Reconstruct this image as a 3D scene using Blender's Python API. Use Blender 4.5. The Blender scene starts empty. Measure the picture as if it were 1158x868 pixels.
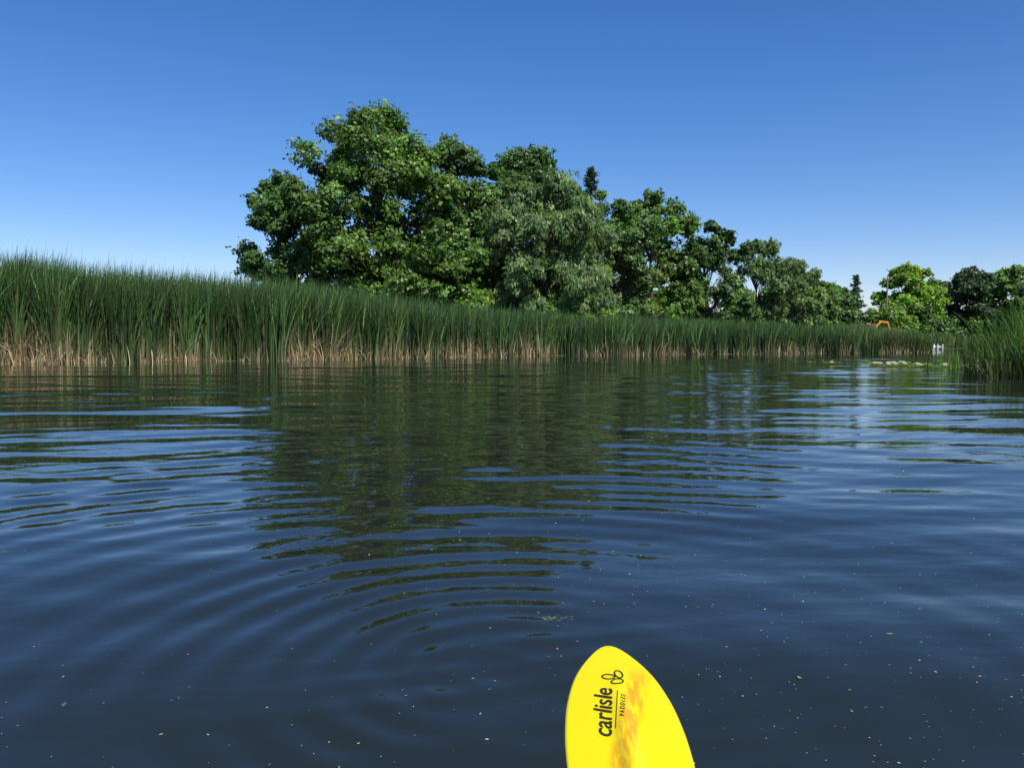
import bpy, math, random
import numpy as np
from mathutils import Vector
scene = bpy.context.scene
rng = np.random.default_rng(7)

# ---------------------------------------------------------------- helpers
def build(name, V, F, C=None, mats=(), midx=None, smooth=False, parent=None):
    V = np.asarray(V, dtype=np.float32); F = np.asarray(F, dtype=np.int32)
    me = bpy.data.meshes.new(name)
    me.vertices.add(len(V)); me.vertices.foreach_set('co', V.ravel())
    n = F.shape[1]
    me.loops.add(F.size); me.loops.foreach_set('vertex_index', F.ravel())
    me.polygons.add(len(F))
    me.polygons.foreach_set('loop_start', np.arange(0, F.size, n, dtype=np.int32))
    me.polygons.foreach_set('loop_total', np.full(len(F), n, dtype=np.int32))
    for m in mats: me.materials.append(m)
    if midx is not None:
        me.polygons.foreach_set('material_index', np.asarray(midx, dtype=np.int32))
    me.update(calc_edges=True)
    me.polygons.foreach_set('use_smooth', np.full(len(F), smooth, dtype=bool))
    if C is not None:
        C = np.asarray(C, dtype=np.float32)
        if C.shape[1] == 3: C = np.hstack([C, np.ones((len(C), 1), np.float32)])
        a = me.color_attributes.new('Col', 'FLOAT_COLOR', 'POINT')
        a.data.foreach_set('color', C.ravel())
    ob = bpy.data.objects.new(name, me)
    scene.collection.objects.link(ob)
    if parent: ob.parent = parent
    return ob

def newmat(name):
    m = bpy.data.materials.new(name); m.use_nodes = True
    nt = m.node_tree; b = nt.nodes['Principled BSDF']
    return m, nt, b

def leafmat(name, trans=0.3, rough=0.5, gloss=0.03):
    m, nt, b = newmat(name)
    nt.nodes.remove(b)
    at = nt.nodes.new('ShaderNodeAttribute'); at.attribute_name = 'Col'
    df = nt.nodes.new('ShaderNodeBsdfDiffuse'); nt.links.new(at.outputs['Color'], df.inputs['Color'])
    tr = nt.nodes.new('ShaderNodeBsdfTranslucent')
    mul = nt.nodes.new('ShaderNodeMix'); mul.data_type = 'RGBA'; mul.blend_type = 'MULTIPLY'
    mul.inputs[0].default_value = 1
    nt.links.new(at.outputs['Color'], mul.inputs[6]); mul.inputs[7].default_value = (1.7, 1.8, 0.5, 1)
    nt.links.new(mul.outputs[2], tr.inputs['Color'])
    mx = nt.nodes.new('ShaderNodeMixShader'); mx.inputs[0].default_value = trans
    nt.links.new(df.outputs[0], mx.inputs[1]); nt.links.new(tr.outputs[0], mx.inputs[2])
    gl = nt.nodes.new('ShaderNodeBsdfGlossy'); gl.inputs['Roughness'].default_value = rough
    m2 = nt.nodes.new('ShaderNodeMixShader'); m2.inputs[0].default_value = gloss
    nt.links.new(mx.outputs[0], m2.inputs[1]); nt.links.new(gl.outputs[0], m2.inputs[2])
    nt.links.new(m2.outputs[0], nt.nodes['Material Output'].inputs['Surface'])
    return m

def plain(name, col, rough=0.6, metal=0.0, nscale=20, var=0.25):
    m, nt, b = newmat(name)
    tc = nt.nodes.new('ShaderNodeTexCoord'); n = nt.nodes.new('ShaderNodeTexNoise')
    n.inputs['Scale'].default_value = nscale; n.inputs['Detail'].default_value = 6
    nt.links.new(tc.outputs['Object'], n.inputs['Vector'])
    r = nt.nodes.new('ShaderNodeValToRGB')
    r.color_ramp.elements[0].position = 0.3; r.color_ramp.elements[1].position = 0.7
    r.color_ramp.elements[0].color = tuple(c*(1-var) for c in col)+(1,)
    r.color_ramp.elements[1].color = tuple(min(1, c*(1+var)) for c in col)+(1,)
    nt.links.new(n.outputs['Fac'], r.inputs[0]); nt.links.new(r.outputs[0], b.inputs['Base Color'])
    b.inputs['Roughness'].default_value = rough; b.inputs['Metallic'].default_value = metal
    return m

LEAF = leafmat('leaves', 0.30, .45, .03)
REED = leafmat('reed_leaves', 0.22, 0.45, 0.03)
BARK = plain('bark', (0.07, 0.055, 0.04), 0.9, 0, 6, 0.4)

def tube(pts, radii, sides=6):
    pts = np.asarray(pts, float); n = len(pts)
    V = []
    for i in range(n):
        d = pts[min(i+1, n-1)] - pts[max(i-1, 0)]; d /= (np.linalg.norm(d)+1e-9)
        a = np.cross(d, [0.31, 0.95, 0.05]);
        if np.linalg.norm(a) < 1e-3: a = np.cross(d, [1, 0, 0])
        a /= np.linalg.norm(a); b = np.cross(d, a)
        for k in range(sides):
            t = 2*math.pi*k/sides
            V.append(pts[i] + radii[i]*(math.cos(t)*a + math.sin(t)*b))
    F = []
    for i in range(n-1):
        for k in range(sides):
            k2 = (k+1) % sides
            F.append((i*sides+k, i*sides+k2, (i+1)*sides+k2, (i+1)*sides+k))
    return np.array(V), np.array(F)

def unit(v): return v/(np.linalg.norm(v, axis=1, keepdims=True)+1e-9)

def diamonds(P, nrm, along, L, W, col):
    u = unit(np.cross(nrm, along)); v = unit(np.cross(u, nrm))
    L = L[:, None]; W = W[:, None]
    V = np.stack([P - v*L, P + u*W - v*L*0.1, P + v*L, P - u*W - v*L*0.1], 1).reshape(-1, 3)
    F = np.arange(len(V)).reshape(-1, 4)
    C = np.repeat(col, 4, axis=0)
    return V, F, C

def merge(parts):
    Vs, Fs, Cs, M = [], [], [], []; o = 0
    for V, F, C, mi in parts:
        Vs.append(V); Fs.append(F+o); Cs.append(C); M.append(np.full(len(F), mi)); o += len(V)
    return np.vstack(Vs), np.vstack(Fs), np.vstack(Cs), np.concatenate(M)

def broadleaf(name, x, y, h, r, col, z0=1.0, g=0.4, nclump=60, twigs=32, lpt=16, leaf=0.14,
              seed=0, droop=0.0, flat=0.78, crs=(0.15, 0.30), var=0.32, ragged=.26):
    R = np.random.default_rng(seed); parts = []
    H = h - g
    top = np.array([x, y, g+H*0.85])
    n = 7; ts = np.linspace(0, 1, n)
    wob = np.cumsum(R.normal(0, 0.12, (n, 2)), 0)
    tp = np.column_stack([x+wob[:, 0]*ts*2, y+wob[:, 1]*ts*2, g - 0.3 + (top[2]-g)*ts])
    tr = 0.035*h*0.55*(1-ts*0.88)
    V, F = tube(tp, tr, 8); parts.append((V, F, np.tile([[.1, .08, .06]], (len(V), 1)), 1))
    cs = []
    nclump = int(nclump*1.1)
    for i in range(nclump):
        t = R.random()**0.9
        q = t*0.8+0.2
        prof = (max(1e-3, 4*q*(1-q*0.975)))**0.65
        a = R.random()*2*math.pi
        rad = r*prof*(0.3+0.8*R.random()**0.5)*(1+ragged*math.sin(a*3+seed)+ragged*.8*math.sin(a*5+t*9+seed))
        rad = min(rad, r*1.14)
        cs.append((x+rad*math.cos(a), y+rad*math.sin(a), z0 + (h*0.95-z0)*t, rad, t))
    cs.append((x+wob[-1, 0], y, h-0.14*r, 0, 1))
    for (cx, cy, cz, rad, t) in cs:
        rc = r*(crs[0]+(crs[1]-crs[0])*R.random())*(0.8 if t > .85 else 1)
        k = min(n-1, max(1, int(np.interp(cz*0.72, tp[:, 2], np.arange(n)))))
        s = tp[k]; e = np.array([cx, cy, cz]); m1 = s*.6+e*.4+np.array([0, 0, .08*h*R.random()-0.02*h]); m2 = s*.25+e*.75+np.array([0, 0, .03*h*R.random()])
        V, F = tube([s, m1, m2, e], [tr[k]*.45, tr[k]*.3, tr[k]*.18, .015], 5)
        parts.append((V, F, np.tile([[.1, .08, .06]], (len(V), 1)), 1))
        shade = np.exp(R.normal(0, 0.17))
        hue = R.normal(0, 0.05)
        nt_ = twigs
        d = unit(R.normal(size=(nt_, 3)))
        tc = np.array([cx, cy, cz]) + d*rc*(R.random((nt_, 1))**0.4)*np.array([1, 1, flat])*(0.75+.8*R.random((nt_, 1)))
        tw = rc*0.24
        P = np.repeat(tc, lpt, 0); D = np.repeat(d, lpt, 0)
        off = R.normal(size=P.shape)*tw*np.array([1, 1, 0.7])
        if droop > 0:
            off[:, 2] = -R.random(len(P))*droop*2 + 0.3; off[:, :2] *= 0.6
        P = P + off
        nr = unit(D*0.7 + np.array([0.15, -0.35, 0.5]) + R.normal(size=P.shape)*0.5)
        if droop > 0:
            al = np.tile([[0, 0, 1.0]], (len(P), 1)) + R.normal(size=P.shape)*0.45
            nr = unit(D*np.array([1, 1, .5])+np.array([.1, -.4, .3]) + R.normal(size=P.shape)*0.5)
        else:
            al = R.normal(size=P.shape)
        L = leaf*(0.6+0.8*R.random(len(P))); W = L*(0.62 if droop == 0 else 0.32)
        tws = np.repeat(np.exp(R.normal(0, var*.7, nt_)), lpt)
        b = shade*tws*np.exp(R.normal(0, var*.6, len(P)))
        c = np.outer(b, col); c[:, 0] *= 1+hue+R.normal(0, .06, len(P)); c = np.clip(c, 0.003, .6)
        V, F, C = diamonds(P, nr, al, L, W, c); parts.append((V, F, C, 0))
    V, F, C, M = merge(parts)
    return build(name, V, F, C, (LEAF, BARK), M)

def conifer(name, x, y, h, r, col, g=0.4, seed=0, leaf=0.16, tiers=20):
    R = np.random.default_rng(seed); parts = []
    V, F = tube([[x, y, g-.3], [x+.1, y, g+h*.5], [x, y, h]], [.02*h, .012*h, .03], 7)
    parts.append((V, F, np.tile([[.1, .08, .06]], (len(V), 1)), 1))
    for i in range(tiers*2):
        t = i/(tiers*2-1.0); z = g + (h-g)*(0.2+0.8*t)
        rr = r*(1-t)**0.62*(0.6+0.55*R.random())+.25
        for b in range(4):
            a = R.random()*6.28; L = rr*(0.4+0.8*R.random())
            e = np.array([x+L*math.cos(a), y+L*math.sin(a), z + L*R.normal(.12, .15)])
            s = np.array([x, y, z-.1])
            V, F = tube([s, (s+e)/2+[0, 0, .06*L], e], [.05, .03, .01], 4)
            parts.append((V, F, np.tile([[.1, .08, .06]], (len(V), 1)), 1))
            n = int(40*(0.6+L/(r+.01)))
            q = R.random((n, 1))**.6
            P = s + (e-s)*q + R.normal(size=(n, 3))*np.array([.2, .2, .11])*max(.6, L*.5)
            nr = unit(R.normal(size=(n, 3))*.6+[0, -.3, .6]); al = (e-s)+R.normal(size=(n, 3))*.5*L
            c = np.clip(np.outer(np.exp(R.normal(0, .3, n)), col), .002, .5)
            V, F, C = diamonds(P, nr, al, leaf*(.6+.8*R.random(n)), np.full(n, leaf*.3), c)
            parts.append((V, F, C, 0))
    V, F, C, M = merge(parts)
    return build(name, V, F, C, (LEAF, BARK), M)

# ---------------------------------------------------------------- terrain
bank = np.array([(-200, 9), (-90, 18), (-60, 22), (-40, 25.5), (-18, 30.3), (-12, 35.0), (-3.6, 42.6), (3.6, 48),
                 (12.5, 53.5), (22, 58.5), (29, 61), (31.5, 63), (33, 68), (36, 80), (41, 92), (50, 99), (75, 100),
                 (120, 92), (300, 60), (3500, 0)], float)
poly1 = np.vstack([bank, [(3500, 3500), (-3500, 3500), (-3500, 0)]])
poly2 = np.array([(11.3, 19.6), (13.2, 17.6), (30, 14), (60, 10), (90, 12), (90, 30), (40, 28), (20, 25), (13.0, 22.5)], float)

def sdist(P, poly):
    d = np.full(len(P), 1e9); inside = np.zeros(len(P), bool)
    n = len(poly)
    for i in range(n):
        a = poly[i]; b = poly[(i+1) % n]; ab = b-a
        t = np.clip(((P-a)@ab)/(ab@ab), 0, 1)
        d = np.minimum(d, np.linalg.norm(P-(a+t[:, None]*ab), axis=1))
        c = ((a[1] > P[:, 1]) != (b[1] > P[:, 1]))
        xi = (b[0]-a[0])*(P[:, 1]-a[1])/((b[1]-a[1]) if abs(b[1]-a[1]) > 1e-9 else 1e-9)+a[0]
        inside ^= (c & (P[:, 0] < xi))
    return np.where(inside, d, -d)

def grow(lo, hi, step, ext):
    core = np.arange(lo, hi+step, step); out = []; s = step; v = hi+step
    while v < ext: s *= 1.25; v += s; out.append(v)
    inn = []; s = step; v = lo
    while v > -ext: s *= 1.25; v -= s; inn.append(v)
    return np.concatenate([inn[::-1], core, out])
gx = grow(-50, 130, 0.8, 3200); gy = grow(8, 125, 0.8, 3200)
GX, GY = np.meshgrid(gx, gy); P = np.column_stack([GX.ravel(), GY.ravel()])
def ground_z(P):
    d = np.maximum(sdist(P, poly1), sdist(P, poly2))
    z = np.where(d > 0, np.minimum(-0.05+d*0.10, 0.5)+np.clip(d-20, 0, 60)*0.006, np.maximum(-.05+d*0.3, -0.9))
    return z + 0.03*np.sin(P[:, 0]*1.3+np.sin(P[:, 1]*.9))*np.sin(P[:, 1]*1.1)*(d > 1.5)
Z = ground_z(P)
ny, nx = GX.shape
idx = np.arange(nx*ny).reshape(ny, nx)
F = np.stack([idx[:-1, :-1], idx[:-1, 1:], idx[1:, 1:], idx[1:, :-1]], -1).reshape(-1, 4)
gm, nt, b = newmat('bank_soil_and_grass')
tc = nt.nodes.new('ShaderNodeTexCoord'); n1 = nt.nodes.new('ShaderNodeTexNoise'); n1.inputs['Scale'].default_value = .8; n1.inputs['Detail'].default_value = 10
nt.links.new(tc.outputs['Object'], n1.inputs['Vector'])
r = nt.nodes.new('ShaderNodeValToRGB'); r.color_ramp.elements[0].color = (.035, .03, .018, 1); r.color_ramp.elements[1].color = (.06, .09, .025, 1)
r.color_ramp.elements[0].position = .35; r.color_ramp.elements[1].position = .6
nt.links.new(n1.outputs['Fac'], r.inputs[0]); nt.links.new(r.outputs[0], b.inputs['Base Color']); b.inputs['Roughness'].default_value = .95
build('ground', np.column_stack([P, Z]), F, None, (gm,), None, True)

# ---------------------------------------------------------------- water
RC = np.array([0.0, 2.15])
Rw = np.random.default_rng(11)
comps = []
for i in range(24):
    lam = 0.22*(1.13**i)*(0.9+.2*Rw.random())
    th = math.pi/2 + Rw.normal(0, 0.34)
    comps.append((lam, th, Rw.random()*6.28, 0.0092 if lam > .40 else 0.0072))
def lown(x, y, s, seed):
    R = np.random.default_rng(seed); v = 0
    for k in range(5):
        a = R.random()*6.28; f = s*(0.6+R.random()); v = v+np.sin((x*math.cos(a)+y*math.sin(a))*f+R.random()*6.28)
    return v/5
def wave(x, y, cell):
    h = np.zeros_like(x)
    wx = x+.10*lown(x, y, 1.6, 301)+.03*lown(x, y, 5, 303); wy = y+.10*lown(x, y, 1.6, 302)+.025*lown(x, y, 5, 304)
    for lam, th, ph, sl in comps:
        k = 2*math.pi/lam
        fade = np.clip((lam/(cell+1e-6)-3.0)/3.0, 0, 1)
        w = np.clip(0.75+1.6*lown(x, y, 0.7, int(lam*1000)), 0, 2)
        h += fade*w*sl/k*np.sin(k*(wx*math.cos(th)+wy*math.sin(th))+ph+0.8*lown(x, y, 1.0/lam, int(ph*99)))
    dx = wx-RC[0]; dy = wy-RC[1]; rr = np.sqrt(dx*dx+dy*dy+1e-6)
    rr2 = rr*(1+0.05*lown(x, y, 1.2, 5))+0.06*lown(x, y, 2.3, 6)
    c = 0.075; l0 = 0.10
    phs = 2*math.pi/c*np.log(1+c*rr2/l0)+1.2*lown(x, y, 2.0, 41)
    lam = l0+c*rr2
    ang = np.clip(0.6+0.9*lown(dx/rr*2, dy/rr*2, 2.0, 9), .12, 1.3)
    sl = 0.095*np.clip(rr/0.4, 0.4, 1)/(1+(rr/3.3)**2)
    fade = np.clip((lam/(cell+1e-6)-3.0)/3.0, 0, 1)
    h += fade*ang*sl*lam/(2*math.pi)*np.sin(phs)*np.clip(0.6+1.2*lown(x, y, 1.9, 17), 0.05, 1.6)
    dx = wx+1.3; dy = wy-1.7; rr = np.sqrt(dx*dx+dy*dy+1e-6)+0.08*lown(x, y, 1.7, 26)
    h += .032/(1+(rr/5)**2)*np.clip(rr-.4, 0, 1)*.30/6.28*np.sin(6.28/.30*rr+1.5*lown(x, y, 1.4, 28))*np.clip(0.3+1.4*lown(x, y, 1.1, 27), 0, 2)*np.clip((.30/(cell+1e-6)-3.0)/3.0, 0, 1)
    ed = np.exp(-((x-.05)**2+(y-2.0)**2)/.35)
    h += .0024*ed*lown(x, y, 34, 77)*np.clip((.16/(cell+1e-6)-3.0)/3.0, 0, 1)
    return h
az = np.concatenate([np.linspace(-math.radians(48), math.radians(48), 640), np.linspace(math.radians(48), math.radians(312), 90)[1:-1]])
rad = [0.05, .15, .3, .45]
v = 0.6
while v < 70: rad.append(v); v *= 1.0062
while v < 3200: rad.append(v); v *= 1.15
rad = np.array(rad)
A, RR = np.meshgrid(az, rad)
WX = RR*np.sin(A); WY = RR*np.cos(A)
cell = RR*0.0062
amp = np.clip((70-RR)/20, 0, 1)*(np.abs(((A+math.pi) % (2*math.pi))-math.pi) < math.radians(52))
WZ = wave(WX, WY, cell)*amp
na = len(az); nr_ = len(rad)
idx = np.arange(na*nr_).reshape(nr_, na); idn = np.roll(idx, -1, axis=1)
F = np.stack([idx[:-1], idx[1:], idn[1:], idn[:-1]], -1).reshape(-1, 4)
F = F[:, ::-1]
wm, nt, b = newmat('lake_water')
b.inputs['Base Color'].default_value = (0.017, 0.021, 0.015, 1)
b.inputs['Roughness'].default_value = 0.012; b.inputs['IOR'].default_value = 1.34
tc = nt.nodes.new('ShaderNodeTexCoord')
def mapn(sx, sy, sc, det):
    mp = nt.nodes.new('ShaderNodeMapping'); mp.inputs['Scale'].default_value = (sx, sy, 1)
    nt.links.new(tc.outputs['Object'], mp.inputs[0])
    n = nt.nodes.new('ShaderNodeTexNoise'); n.inputs['Scale'].default_value = sc; n.inputs['Detail'].default_value = det
    nt.links.new(mp.outputs[0], n.inputs['Vector']); return n
na1 = mapn(1, 2.6, 1.6, 2); na2 = mapn(1, 1.6, 9.0, 2); patch = mapn(.25, 1, .22, 3)
pr = nt.nodes.new('ShaderNodeMapRange'); pr.inputs[1].default_value = .4; pr.inputs[2].default_value = .62; pr.inputs[3].default_value = .0016; pr.inputs[4].default_value = .0070
nt.links.new(patch.outputs['Fac'], pr.inputs[0])
m1 = nt.nodes.new('ShaderNodeMath'); m1.operation = 'MULTIPLY'
m2 = nt.nodes.new('ShaderNodeMath'); m2.operation = 'MULTIPLY_ADD'; m2.inputs[1].default_value = 0.0009
nt.links.new(na1.outputs['Fac'], m1.inputs[0]); nt.links.new(pr.outputs[0], m1.inputs[1]); nt.links.new(na2.outputs['Fac'], m2.inputs[0]); nt.links.new(m1.outputs[0], m2.inputs[2])
bp = nt.nodes.new('ShaderNodeBump'); bp.inputs['Strength'].default_value = 1; bp.inputs['Distance'].default_value = 1.0
nt.links.new(m2.outputs[0], bp.inputs['Height']); nt.links.new(bp.outputs[0], b.inputs['Normal'])
wob = build('water', np.column_stack([WX.ravel(), WY.ravel(), WZ.ravel()]), F, None, (wm,), None, True)

# ---------------------------------------------------------------- reeds
def blades(px, py, pz, h, w, lean, leandir, cb, ct, seg=4, R=rng, kz=.6):
    n = len(px); t = np.linspace(0, 1, seg+1)
    fa = R.random(n)*math.pi
    ux, uy = np.cos(fa), np.sin(fa)
    kz = kz*np.exp(R.normal(0, .5, n))
    V = np.zeros((n, seg+1, 2, 3)); C = np.zeros((n, seg+1, 2, 3))
    for i, ti in enumerate(t):
        off = lean*h*ti**2.0
        cx = px+off*np.cos(leandir); cy = py+off*np.sin(leandir); cz = pz+h*ti*np.sqrt(np.clip(1-(lean*ti)**2*0.6, .1, 1))
        ww = w*(1-ti**2.2)*0.5+0.0015
        for s, sg in ((0, -1), (1, 1)):
            V[:, i, s, 0] = cx+sg*ux*ww; V[:, i, s, 1] = cy+sg*uy*ww; V[:, i, s, 2] = cz
            k = np.clip((ti*h+pz)/kz-.3, 0, 1)[:, None]
            C[:, i, s] = cb*(1-k)+ct*k
    b = (np.arange(n)*(seg+1)*2)[:, None]
    F = np.stack([np.stack([b[:, 0]+2*i, b[:, 0]+2*i+1, b[:, 0]+2*i+3, b[:, 0]+2*i+2], 1) for i in range(seg)], 1).reshape(-1, 4)
    return V.reshape(-1, 3), F, C.reshape(-1, 3)

seglen = np.linalg.norm(np.diff(bank, axis=0), axis=1); cum = np.concatenate([[0], np.cumsum(seglen)])
def along(s, off):
    x = np.interp(s, cum, bank[:, 0]); y = np.interp(s, cum, bank[:, 1])
    x2 = np.interp(s+.5, cum, bank[:, 0]); y2 = np.interp(s+.5, cum, bank[:, 1])
    dx, dy = x2-x, y2-y; l = np.sqrt(dx*dx+dy*dy)+1e-9
    return x-dy/l*off, y+dx/l*off
sA = cum[3]; sB = cum[4]-6; sC = cum[10]; sD = cum[12]
hx = np.array([-60, -20, -12, -6.6, -3.0, 3.6, 12, 22, 30, 34]); hz = np.array([4.2, 4.25, 3.9, 3.45, 2.9, 2.7, 2.5, 2.15, 1.75, 1.6])
parts = []
def edge(s): return 0.45*np.sin(s*.9)+0.3*np.sin(s*2.3+1)+0.2*np.sin(s*5.1)+.5*np.sin(s*.31)
def reedband(n, s0, s1, o0, o1, hf, w, seed, dead=False, pale=0.0):
    R = np.random.default_rng(seed)
    s = s0+(s1-s0)*R.random(n); o = o0+(o1-o0)*R.random(n)**1.2 + edge(s)
    x, y = along(s, o)
    gz = ground_z(np.column_stack([x, y])); gz = np.maximum(gz, -.15)
    clump = 0.5+0.5*np.sin(s*3.7+np.sin(s*1.3)*2+o*2.1)
    tuft = 0.5*np.sin(s*7.3+2*np.sin(s*2.9)+o*3.3)+.5*np.sin(s*13.1+o*5)
    big = np.sin(s*.55+1)*.5+np.sin(s*1.27+o)*.5
    if not dead:
        h = np.interp(x, hx, hz)*(0.64+0.32*R.random(n)**.7)*(0.94+0.11*clump+.045*big+.06*tuft)*hf-0.1
        h *= np.where(R.random(n) < .05, 1.10, 1)
        tone = np.exp(R.normal(0, .46, n))*(0.52+.55*clump+.2*tuft)
        g = np.array([.060, .124, .033]); p = np.array([.20, .25, .085])
        k = (R.random(n) < 0.14)[:, None]*.7+pale*(R.random(n)[:, None])
        k = np.clip(k, 0, 1)
        ct = (g*(1-k)+p*k)*tone[:, None]
        far = np.clip((x-0)/15, 0, 1)
        isd = (R.random(n) < .46+.28*big-.30*far)[:, None]
        cb = np.where(isd, np.array([.26, .22, .12]), np.array([.07, .11, .035]))*np.exp(R.normal(0, .45, n))[:, None]
        lean = np.abs(R.normal(.12, .13, n)); ld = np.where(R.random(n) < .6, R.normal(0.1, .9, n), R.random(n)*6.28)
        return blades(x, y, gz, h, w*(0.6+.8*R.random(n)), lean, ld, cb, ct, 4, R, .75)
    h = (0.25+1.4*R.random(n)**2.0)*(1+.35*big)*np.interp(x, [-5, 10], [1, .62])
    keep = R.random(n) < (.50+.55*big)*np.interp(x, [-5, 10], [1, .6])
    c = np.array([.38, .29, .17])*np.exp(R.normal(0, .45, n))[:, None]
    lean = np.abs(R.normal(.15, .5, n)); lean = np.clip(lean, 0, 1.2)
    x, y, gz, h, c, lean = [q[keep] for q in (x, y, gz, h, c, lean)]; n = len(x)
    return blades(x, y, gz-.03, h, w*(0.7+.6*R.random(n)), lean, R.random(n)*6.28, c, c*.8, 3, R)
def add(pt): parts.append((pt[0], pt[1], pt[2], 0))
add(reedband(20000, sB, cum[6], 0, 3, 1, .048, 1)); add(reedband(12000, sB, cum[6], 2.5, 8, 1.0, .050, 2))
add(reedband(25000, cum[6], sD, 0, 3, 1, .042, 3)); add(reedband(13000, cum[6], sD, 2.5, 7, 1.0, .046, 4))
add(reedband(7000, cum[9]+3, sD, 0, 5, 1.12, .03, 12, False, 1.3))
add(reedband(8000, sA, sB, 0, 7, 1, .045, 5))
add(reedband(17000, sB, sD, -.25, 0.8, 1, .032, 6, True))
V, F, C, M = merge(parts); build('cattail_reeds', V, F, C, (REED,), M)

# far shore reeds
parts = []
add(reedband(9000, cum[13], cum[16]+20, 0, 4, 1.15, .05, 21, False, .9)); V, F, C, M = merge(parts)
build('cattail_reeds', V, F, C, (REED,), M)

# right-hand clump close by
R = np.random.default_rng(31); n = 11000
x = 11.0+R.random(n)**1.1*16; y = 17.3+R.random(n)*6.0
sd = sdist(np.column_stack([x, y]), poly2); k = sd > -.25+0.3*np.sin(x*5); x, y = x[k], y[k]; n = len(x)
gz = np.maximum(ground_z(np.column_stack([x, y])), -.15)
h = np.interp(x, [11, 11.8, 12.6, 13.6, 20], [0.7, 1.15, 1.65, 1.95, 2.3])*(.45+.68*R.random(n))
ct = np.array([.075, .15, .028])*np.exp(R.normal(0, .45, n))[:, None]; cb = np.array([.07, .09, .03])*np.exp(R.normal(0, .3, n))[:, None]
v1 = blades(x, y, gz, h, .026*(.7+.6*R.random(n)), np.abs(R.normal(.28, .26, n)), np.where(R.random(n) < .6, math.pi+R.normal(0, .8, n), R.random(n)*6.28), cb, ct, 6, R)
V, F, C, M = merge([(v1[0], v1[1], v1[2], 0)]); build('cattail_reeds', V, F, C, (REED,), M)

# sparse emergent stalks standing in open water
R = np.random.default_rng(33); n = 40
x = 13.5+R.normal(0, .3, n); y = 25.0+R.normal(0, .8, n)
ct = np.array([.10, .20, .035])*np.exp(R.normal(0, .3, n))[:, None]
v1 = blades(x, y, np.full(n, -.2), .6+.8*R.random(n), np.full(n, .034), np.abs(R.normal(.2, .2, n)), R.random(n)*6.28, ct, ct, 5, R)
build('bulrush_stalks', v1[0], v1[1], v1[2], (REED,))

# ---------------------------------------------------------------- trees
oak = (.100, .180, .028); dk = (.062, .128, .028); lt = (.14, .24, .036); wil = (.15, .225, .075)
broadleaf('oak_tree', -16.8, 60, 12.9, 3.2, dk, 2.4, nclump=44, seed=1)
broadleaf('oak_tree', -9.8, 60, 18.0, 4.8, oak, 3.0, nclump=90, seed=2, leaf=.15, crs=(.13, .27))
broadleaf('oak_tree', -13.4, 62, 14.4, 3.6, dk, 1.5, nclump=50, seed=22)
broadleaf('oak_tree', -4.2, 63, 16.0, 4.0, (.080, .155, .030), 2.0, nclump=70, seed=3, leaf=.15)
broadleaf('oak_tree', 1.2, 67, 16.4, 4.5, dk, 2.0, nclump=74, seed=4, leaf=.16)
broadleaf('willow_tree', 2.9, 58.5, 12.4, 4.2, wil, .5, nclump=92, seed=5, leaf=.16, droop=.25, lpt=22, var=.25, ragged=.15)
broadleaf('oak_tree', -5.0, 57.5, 9.0, 3.1, oak, 1.0, nclump=46, seed=16)
conifer('spruce_tree', 7.0, 74, 16.1, 2.6, (.05, .095, .045), seed=6, leaf=.2)
broadleaf('maple_tree', 7.9, 67, 13.0, 3.3, (.11, .19, .045), 1.5, nclump=52, seed=17)
broadleaf('maple_tree', 12.0, 71, 13.5, 3.6, oak, 1.2, nclump=60, seed=7, leaf=.16)
broadleaf('maple_tree', 18.5, 76, 11.9, 2.9, dk, 1.2, nclump=52, seed=8, leaf=.17)
broadleaf('maple_tree', 15.0, 79, 9.6, 2.8, oak, 1.2, nclump=36, seed=18, leaf=.18)
broadleaf('willow_tree', 24.9, 84, 10.9, 3.5, (.12, .19, .055), .8, nclump=60, seed=9, leaf=.19, droop=.2, lpt=16)
broadleaf('willow_tree', 31.2, 92, 9.9, 3.3, (.14, .21, .06), .6, nclump=50, seed=10, leaf=.21, droop=.2, lpt=16)
broadleaf('maple_tree', 37.0, 102, 8.4, 3.4, oak, .6, nclump=42, seed=11, leaf=.22)
broadleaf('maple_tree', 43.0, 114, 8.8, 4.2, dk, .6, nclump=46, seed=12, leaf=.24)
conifer('pine_tree', 54.3, 131, 11.1, 2.1, (.05, .09, .045), seed=13, leaf=.28, tiers=10)
conifer('pine_tree', 50.4, 133, 9.9, 2.2, (.05, .09, .045), seed=14, leaf=.28, tiers=9)
broadleaf('maple_tree', 60.3, 126, 12.3, 4.0, (.19, .31, .03), 2.2, nclump=52, seed=15, leaf=.22)
broadleaf('oak_tree', 66.0, 131, 10.4, 3.6, oak, 1.0, nclump=42, seed=26, leaf=.24)
broadleaf('oak_tree', 71.5, 130, 12.3, 4.2, (.05, .085, .033), 1.0, nclump=56, seed=24, leaf=.24)
broadleaf('oak_tree', 77.5, 128, 12.6, 4.6, oak, 1.0, nclump=56, seed=25, leaf=.24)
broadleaf('oak_tree', 86.0, 128, 13.2, 5.0, dk, 1.0, nclump=56, seed=27, leaf=.26)

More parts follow.
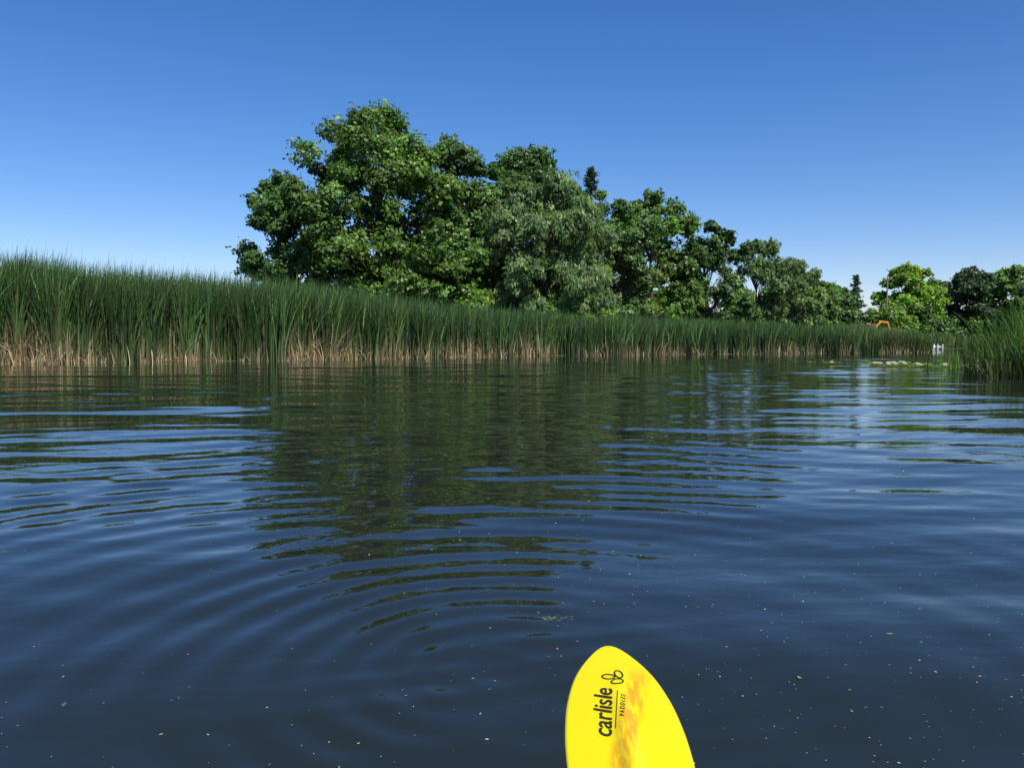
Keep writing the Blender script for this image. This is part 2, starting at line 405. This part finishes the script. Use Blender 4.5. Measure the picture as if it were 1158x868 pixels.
def bushes(name, spots, seed, leaf):
    R = np.random.default_rng(seed); parts = []
    for (x, y, h, r, col) in spots:
        for j in range(16):
            a = R.random()*6.28; q = r*R.random()**.5
            c0 = np.array([x+q*math.cos(a), y+q*math.sin(a), .5+(h-.8)*R.random()*(1-.5*(q/r)**2)])
            n = 220; d = unit(R.normal(size=(n, 3))); rc = .32*r+.15
            P = c0+d*rc*R.random((n, 1))**.4
            nr = unit(d+[0.1, -.2, .5]+R.normal(size=(n, 3))*.5)
            c = np.clip(np.outer(np.exp(R.normal(0, .3, n))*np.exp(R.normal(0, .2)), col), .003, .5)
            V, F, C = diamonds(P, nr, R.normal(size=(n, 3)), leaf*(.6+.8*R.random(n)), np.full(n, leaf*.6), c); parts.append((V, F, C, 0))
    V, F, C, M = merge(parts); return build(name, V, F, C, (LEAF,), M)
R = np.random.default_rng(50); spots = []
for i in range(34):
    t = i/33; x = -16.5+54*t; y = 59+38*t+R.normal(0, 1); spots.append((x, y+1, 3.6+2.4*R.random(), 2.2, [dk, oak, lt][R.integers(3)]))
for i in range(14): t = i/13; spots.append((-14+25*t, 66+8*t, 5.5+3*R.random(), 3, dk))
bushes('shrub_thicket', spots, 51, .16)
spots = [(-3+10*R.random(), 56+R.random()*2, 3.4+.8*R.random(), 1.6, (.18, .28, .04)) for i in range(6)]
bushes('shrub_thicket', spots, 52, .14)
spots = [(36+4.2*i, 112+2*i+R.normal(0, 2) if i < 9 else 132, 5.5+2.2*R.random(), 3.4, [dk, oak, lt][R.integers(3)]) for i in range(15)]
bushes('distant_trees', spots, 53, .28)

# ---------------------------------------------------------------- small structures on far shore
def box(cx, cy, cz, sx, sy, sz, rot=0.0, axis='y'):
    V = np.array([(i, j, k) for i in (-.5, .5) for j in (-.5, .5) for k in (-.5, .5)])*[sx, sy, sz]
    c, s = math.cos(rot), math.sin(rot)
    if axis == 'y': V = np.column_stack([V[:, 0]*c+V[:, 2]*s, V[:, 1], -V[:, 0]*s+V[:, 2]*c])
    F = np.array([(0, 1, 3, 2), (4, 6, 7, 5), (0, 4, 5, 1), (2, 3, 7, 6), (0, 2, 6, 4), (1, 5, 7, 3)])
    return V+[cx, cy, cz], F
def solid(name, boxes, mat, parent=None):
    Vs = []; Fs = []; o = 0
    for V, F in boxes: Vs.append(V); Fs.append(F+o); o += len(V)
    ob = build(name, np.vstack(Vs), np.vstack(Fs), None, (mat,), None, False, parent)
    bv = ob.modifiers.new('bevel', 'BEVEL'); bv.width = .02
    return ob
YEL = plain('machine_yellow', (.65, .30, .03), .5, 0, 8, .12); BLK = plain('rubber_black', (.03, .03, .03), .7); GLS = plain('cab_glass', (.05, .07, .09), .1)
WHT = plain('white_paint', (.75, .75, .72), .6, 0, 5, .08); WOOD = plain('weathered_wood', (.25, .2, .15), .85, 0, 8, .3)
ex = bpy.data.objects.new('excavator', None); scene.collection.objects.link(ex); ex.location = (48, 112, .75); ex.scale = (.8, .8, .8)
solid('tracks', [box(0, -.9, .4, 3.2, .5, .8), box(0, .9, .4, 3.2, .5, .8)], BLK, ex)
solid('house', [box(-.3, 0, 1.3, 2.6, 2.2, .9), box(-1.2, 0, 1.95, .8, 2, .5)], YEL, ex)
solid('cab', [box(.5, -.6, 2.3, 1.1, .95, 1.3)], GLS, ex)
solid('cab_roof', [box(.5, -.6, 3.0, 1.2, 1.05, .1)], YEL, ex)
solid('boom', [box(1.6, .3, 2.6, 2.4, .3, .34, -.75), box(2.9, .3, 3.45, 1.5, .28, .3, .15)], YEL, ex)
solid('arm', [box(3.9, .3, 2.6, 2.0, .25, .24, 1.25)], YEL, ex)
solid('bucket', [box(4.1, .3, 1.5, .8, .9, .7, .3)], BLK, ex)
dk_ = bpy.data.objects.new('boat_dock', None); scene.collection.objects.link(dk_); dk_.location = (42.6, 86, 0)
solid('deck', [box(0, 0, .30, 3.6, 1.6, .16)], WHT, dk_)
solid('posts', [box(-1.75+.5*i, -.86, .18, .12, .1, .8) for i in range(8)]+[box(-1.75+.5*i, .86, .18, .12, .1, .8) for i in range(8)], WHT, dk_)
V, F = tube([[0, 0, -.3], [0, 0, 4], [0, 0, 9.6]], [.13, .11, .09], 8)
up = bpy.data.objects.new('utility_pole', None); scene.collection.objects.link(up); up.location = (54.3, 120, .8)
build('pole', V, F, None, (WOOD,), None, True, up)
solid('crossarm', [box(0, -.12, 9.1, 1.2, .1, .12)], WOOD, up)
solid('insulators', [box(-.5+.5*i, -.12, 9.24, .08, .08, .16) for i in range(3)], WHT, up)

# ---------------------------------------------------------------- lily pads
R = np.random.default_rng(61); parts = []; PADC = leafmat('lily_pad', .1, .35, .06)
for i in range(130):
    x = 14.0+R.normal(0, 1.1); y = 29.0+R.normal(0, 2.4); r0 = .08+.08*R.random(); a0 = R.random()*6.28
    m = 16; an = a0+np.linspace(.2, 6.08, m)
    ring = np.column_stack([x+r0*np.cos(an), y+r0*np.sin(an), .02+.04*R.random()*np.ones(m)+.015*R.random(m)])
    cen = np.array([[x, y, .02]]); V = np.vstack([cen, ring]); F = np.array([(0, j, j+1, j+2) for j in range(1, m-1, 2)])
    c = np.tile([[.22, .31, .08]], (len(V), 1))*np.exp(R.normal(0, .25)); parts.append((V, F, c, 0))
for i in range(16):
    x = 13.5+R.normal(0, .7); y = 28.3+R.normal(0, 1.2)
    for ringn, (el, L) in enumerate([(.35, .12), (.8, .11), (1.15, .09)]):
        for j in range(9):
            a = j*.698+ringn*.35; d = np.array([[math.cos(a)*math.cos(el), math.sin(a)*math.cos(el), math.sin(el)]])
            Pp = np.array([[x, y, .05]])+d*L*.6
            V, F, C = diamonds(Pp, unit(np.cross(d, [[-math.sin(a), math.cos(a), 0]])), d, np.array([L*.6]), np.array([.038]), np.array([[.8, .8, .62]])); parts.append((V, F, C, 0))
V, F, C, M = merge(parts); build('water_lilies', V, F, C, (PADC,), M)

# ---------------------------------------------------------------- floating debris
R = np.random.default_rng(71); n = 5200
yy = 1.2+10.0*R.random(n)**1.35; xx = (R.random(n)-.5)*1.5*yy
kp = lown(xx, yy, 2.2, 88)+R.normal(0, .3, n) > -.15; xx, yy = xx[kp], yy[kp]; n = len(xx)
cz = wave(xx, yy, yy*.0062)+.002
Pp = np.column_stack([xx, yy, cz]); L = .0017+.0040*R.random(n)**3.5
L[:30] = .006+.006*R.random(30)
cols = np.where(R.random((n, 1)) < .6, np.array([[.42, .42, .20]]), np.array([[.26, .24, .15]]))*np.exp(R.normal(0, .3, (n, 1)))
nrm = unit(np.array([[0, 0, 1.0]])+R.normal(size=(n, 3))*.12)
V, F, C = diamonds(Pp, nrm, R.normal(size=(n, 3))*[1, 1, 0], L, L*.6, cols); parts = [(V, F, C, 0)]
n = 30; Pp = np.column_stack([.13+R.normal(0, .022, n), 2.5+R.normal(0, .012, n), np.full(n, .003)]); Pp[:, 2] += wave(Pp[:, 0], Pp[:, 1], Pp[:, 1]*.0062)
V, F, C = diamonds(Pp, unit(np.array([[0, 0, 1.0]])+R.normal(size=(n, 3))*.2), R.normal(size=(n, 3))*[1, .5, 0], .006+.006*R.random(n), np.full(n, .002), np.tile([[.18, .24, .08]], (n, 1))); parts.append((V, F, C, 0))
V, F, C, M = merge(parts); build('floating_debris', V, F, C, (PADC,), M)

# ---------------------------------------------------------------- kayak paddle
pad = bpy.data.objects.new('kayak_paddle', None); scene.collection.objects.link(pad)
pad.location = (.145, 1.219, .399); pad.rotation_euler = (math.atan(.25), 0, 0)
vs_ = np.array([0, .004, .012, .031, .055, .0815, .138, .198, .256, .33, .40, .45, .49]); hw_ = np.array([.003, .011, .019, .034, .047, .059, .0725, .078, .078, .070, .046, .025, .015])
def surf(x, v):
    sp = np.clip((v-.06)/.2, 0, 1)
    return .012*sp*np.exp(-(x/.012)**2) - 1.0*x*x - .25*(v-.2)**2*0.6
vv = np.concatenate([np.array([0, .001, .0025, .004, .007, .012, .02]), np.linspace(.03, .49, 50)])
uu = np.linspace(-1, 1, 41); hw = np.interp(vv, vs_, hw_)
hw[7:-1] = np.convolve(hw, np.ones(5)/5, 'same')[7:-1]; hw[-3:] = np.interp(vv[-3:], vs_, hw_)
UU, VV = np.meshgrid(uu, vv); XX = UU*hw[:, None]; ZZ = surf(XX, VV)
idx = np.arange(UU.size).reshape(UU.shape)
F = np.stack([idx[:-1, :-1], idx[1:, :-1], idx[1:, 1:], idx[:-1, 1:]], -1).reshape(-1, 4)
bm_, nt, b = newmat('paddle_plastic')
tc = nt.nodes.new('ShaderNodeTexCoord'); sx = nt.nodes.new('ShaderNodeSeparateXYZ'); nt.links.new(tc.outputs['Object'], sx.inputs[0])
def M(op, a, b2, c=None):
    q = nt.nodes.new('ShaderNodeMath'); q.operation = op
    for i, v_ in enumerate((a, b2, c)):
        if v_ is None: continue
        if isinstance(v_, (int, float)): q.inputs[i].default_value = v_
        else: nt.links.new(v_, q.inputs[i])
    return q.outputs[0]
x0 = M('MULTIPLY_ADD', sx.outputs[1], .28, .056)
dd = M('ABSOLUTE', M('SUBTRACT', sx.outputs[0], x0), 0)
mp = nt.nodes.new('ShaderNodeMapping'); mp.inputs['Scale'].default_value = (1.0, .22, 1); mp.inputs['Rotation'].default_value = (0, 0, .25); nt.links.new(tc.outputs['Object'], mp.inputs[0])
nz = nt.nodes.new('ShaderNodeTexNoise'); nz.inputs['Scale'].default_value = 160; nz.inputs['Detail'].default_value = 4; nt.links.new(mp.outputs[0], nz.inputs['Vector'])
band = M('SUBTRACT', 1.0, M('DIVIDE', dd, .019)); band.node.use_clamp = True
fac = M('MULTIPLY', band, M('MULTIPLY', M('SUBTRACT', nz.outputs['Fac'], .38), 8.0)); fac.node.use_clamp = True
mask = M('MULTIPLY', M('ADD', sx.outputs[1], .05), -25.0); mask.node.use_clamp = True
fac = M('MULTIPLY', M('MULTIPLY', fac, mask), .85)
mx = nt.nodes.new('ShaderNodeMix'); mx.data_type = 'RGBA'; nt.links.new(fac, mx.inputs[0])
mx.inputs[6].default_value = (.80, .65, .0, 1); mx.inputs[7].default_value = (.78, .31, .01, 1)
nt.links.new(mx.outputs[2], b.inputs['Base Color'])
sc = nt.nodes.new('ShaderNodeTexNoise'); sc.inputs['Scale'].default_value = 90; sc.inputs['Detail'].default_value = 8; nt.links.new(tc.outputs['Object'], sc.inputs['Vector'])
rr_ = nt.nodes.new('ShaderNodeMapRange'); rr_.inputs[3].default_value = .18; rr_.inputs[4].default_value = .5; nt.links.new(sc.outputs['Fac'], rr_.inputs[0]); nt.links.new(rr_.outputs[0], b.inputs['Roughness'])
bl = build('blade', np.column_stack([XX.ravel(), -VV.ravel(), ZZ.ravel()]), F, None, (bm_,), None, True, pad)
so = bl.modifiers.new('s', 'SOLIDIFY'); so.thickness = .005; so.offset = -1
if sum(p.normal.z for p in bl.data.polygons) < 0: bl.data.flip_normals()
V, F = tube([[0, -.46, -.012], [0, -.8, -.02], [0, -1.25, -.02]], [.014, .015, .015], 20)
build('shaft', V, F, None, (plain('shaft_black', (.02, .02, .02), .35),), None, True, pad)
INK = plain('printed_ink', (.03, .025, .01), .5, 0, 300, .3)
def txt(body, size, x, v, name, shear=.25, bold=.0, ang=0.0):
    cu = bpy.data.curves.new(name, 'FONT'); cu.body = body; cu.size = size; cu.shear = shear; cu.offset = bold; cu.resolution_u = 6
    o = bpy.data.objects.new(name+'_tmp', cu); scene.collection.objects.link(o)
    bpy.context.view_layer.update()
    me = bpy.data.meshes.new_from_object(o.evaluated_get(bpy.context.evaluated_depsgraph_get()))
    bpy.data.objects.remove(o)
    for p in me.vertices:
        a, c = p.co.x, p.co.y
        a2 = a*math.cos(ang)-c*math.sin(ang); c2 = a*math.sin(ang)+c*math.cos(ang)
        X_ = x-c2; V_ = v-a2
        p.co = (X_, -V_, float(surf(X_, V_))+.0010)
    me.materials.append(INK); ob = bpy.data.objects.new(name, me); scene.collection.objects.link(ob); ob.parent = pad; return ob
txt('carlisle', .035, -.019, .205, 'lettering', .28, .0004, -.12)
txt('P A D D L E S', .0085, .001, .172, 'small_lettering', .1, .0001, -.16)
def strip(pts, w, name):
    V = []; F = []
    for i, (a, c) in enumerate(pts):
        a2, c2 = pts[min(i+1, len(pts)-1)]; a0, c0 = pts[max(i-1, 0)]
        dx, dy = a2-a0, c2-c0; l = math.hypot(dx, dy); nx_, ny_ = -dy/l*w, dx/l*w
        for s in (-1, 1):
            X_ = a+s*nx_; Y_ = c+s*ny_; V.append((X_, Y_, float(surf(X_, -Y_))+.0010))
        if i: F.append((2*i-2, 2*i-1, 2*i+1, 2*i))
    build(name, V, F, None, (INK,), None, False, pad)
strip([(-.0125+.012*t, -.19+.075*t) for t in np.linspace(0, 1, 14)], .0005, 'underline')
for j, (cx, cy, a) in enumerate([(.002, -.092, .4), (.006, -.074, 1.7), (-.009, -.080, 2.9)]):
    q = np.linspace(0, 2*math.pi, 24)
    strip([(cx+.009*math.cos(t)*math.cos(a)-.0055*math.sin(t)*math.sin(a), cy+.009*math.cos(t)*math.sin(a)+.0055*math.sin(t)*math.cos(a)) for t in q], .0011, 'emblem_loop_%d' % (j+1))

# ---------------------------------------------------------------- light, sky, camera
el, rot = math.radians(52), math.radians(145)
S = Vector((math.sin(rot)*math.cos(el), math.cos(rot)*math.cos(el), math.sin(el)))
sd_ = bpy.data.lights.new('sun', 'SUN'); sd_.energy = 5.0; sd_.angle = math.radians(.5); sd_.color = (1, .96, .86)
so_ = bpy.data.objects.new('sun', sd_); scene.collection.objects.link(so_); so_.rotation_euler = S.to_track_quat('Z', 'Y').to_euler()
w = bpy.data.worlds.new('World'); scene.world = w; w.use_nodes = True; nt = w.node_tree
sk = nt.nodes.new('ShaderNodeTexSky'); sk.sky_type = 'NISHITA'; sk.sun_disc = False; sk.sun_elevation = el; sk.sun_rotation = rot
sk.air_density = 1.0; sk.dust_density = .0; sk.ozone_density = 4.0; sk.altitude = 200
hs = nt.nodes.new('ShaderNodeHueSaturation'); hs.inputs['Saturation'].default_value = 1.28
tn = nt.nodes.new('ShaderNodeMix'); tn.data_type = 'RGBA'; tn.blend_type = 'MULTIPLY'; tn.inputs[0].default_value = 1; tn.inputs[7].default_value = (1.05, .95, 1.10, 1)
nt.links.new(sk.outputs[0], hs.inputs['Color']); nt.links.new(hs.outputs[0], tn.inputs[6]); nt.links.new(tn.outputs[2], nt.nodes['Background'].inputs[0])
nt.nodes['Background'].inputs[1].default_value = .122
cam = bpy.data.cameras.new('camera'); co = bpy.data.objects.new('camera', cam); scene.collection.objects.link(co)
co.location = (0, 0, .85); co.rotation_euler = (math.radians(90-2.94), 0, 0)
cam.sensor_width = 36; cam.lens = 18/math.tan(math.radians(31.8)); cam.clip_end = 6000; cam.clip_start = .05
scene.camera = co
scene.view_settings.view_transform = 'Standard'; scene.view_settings.look = 'None'; scene.view_settings.exposure = 0
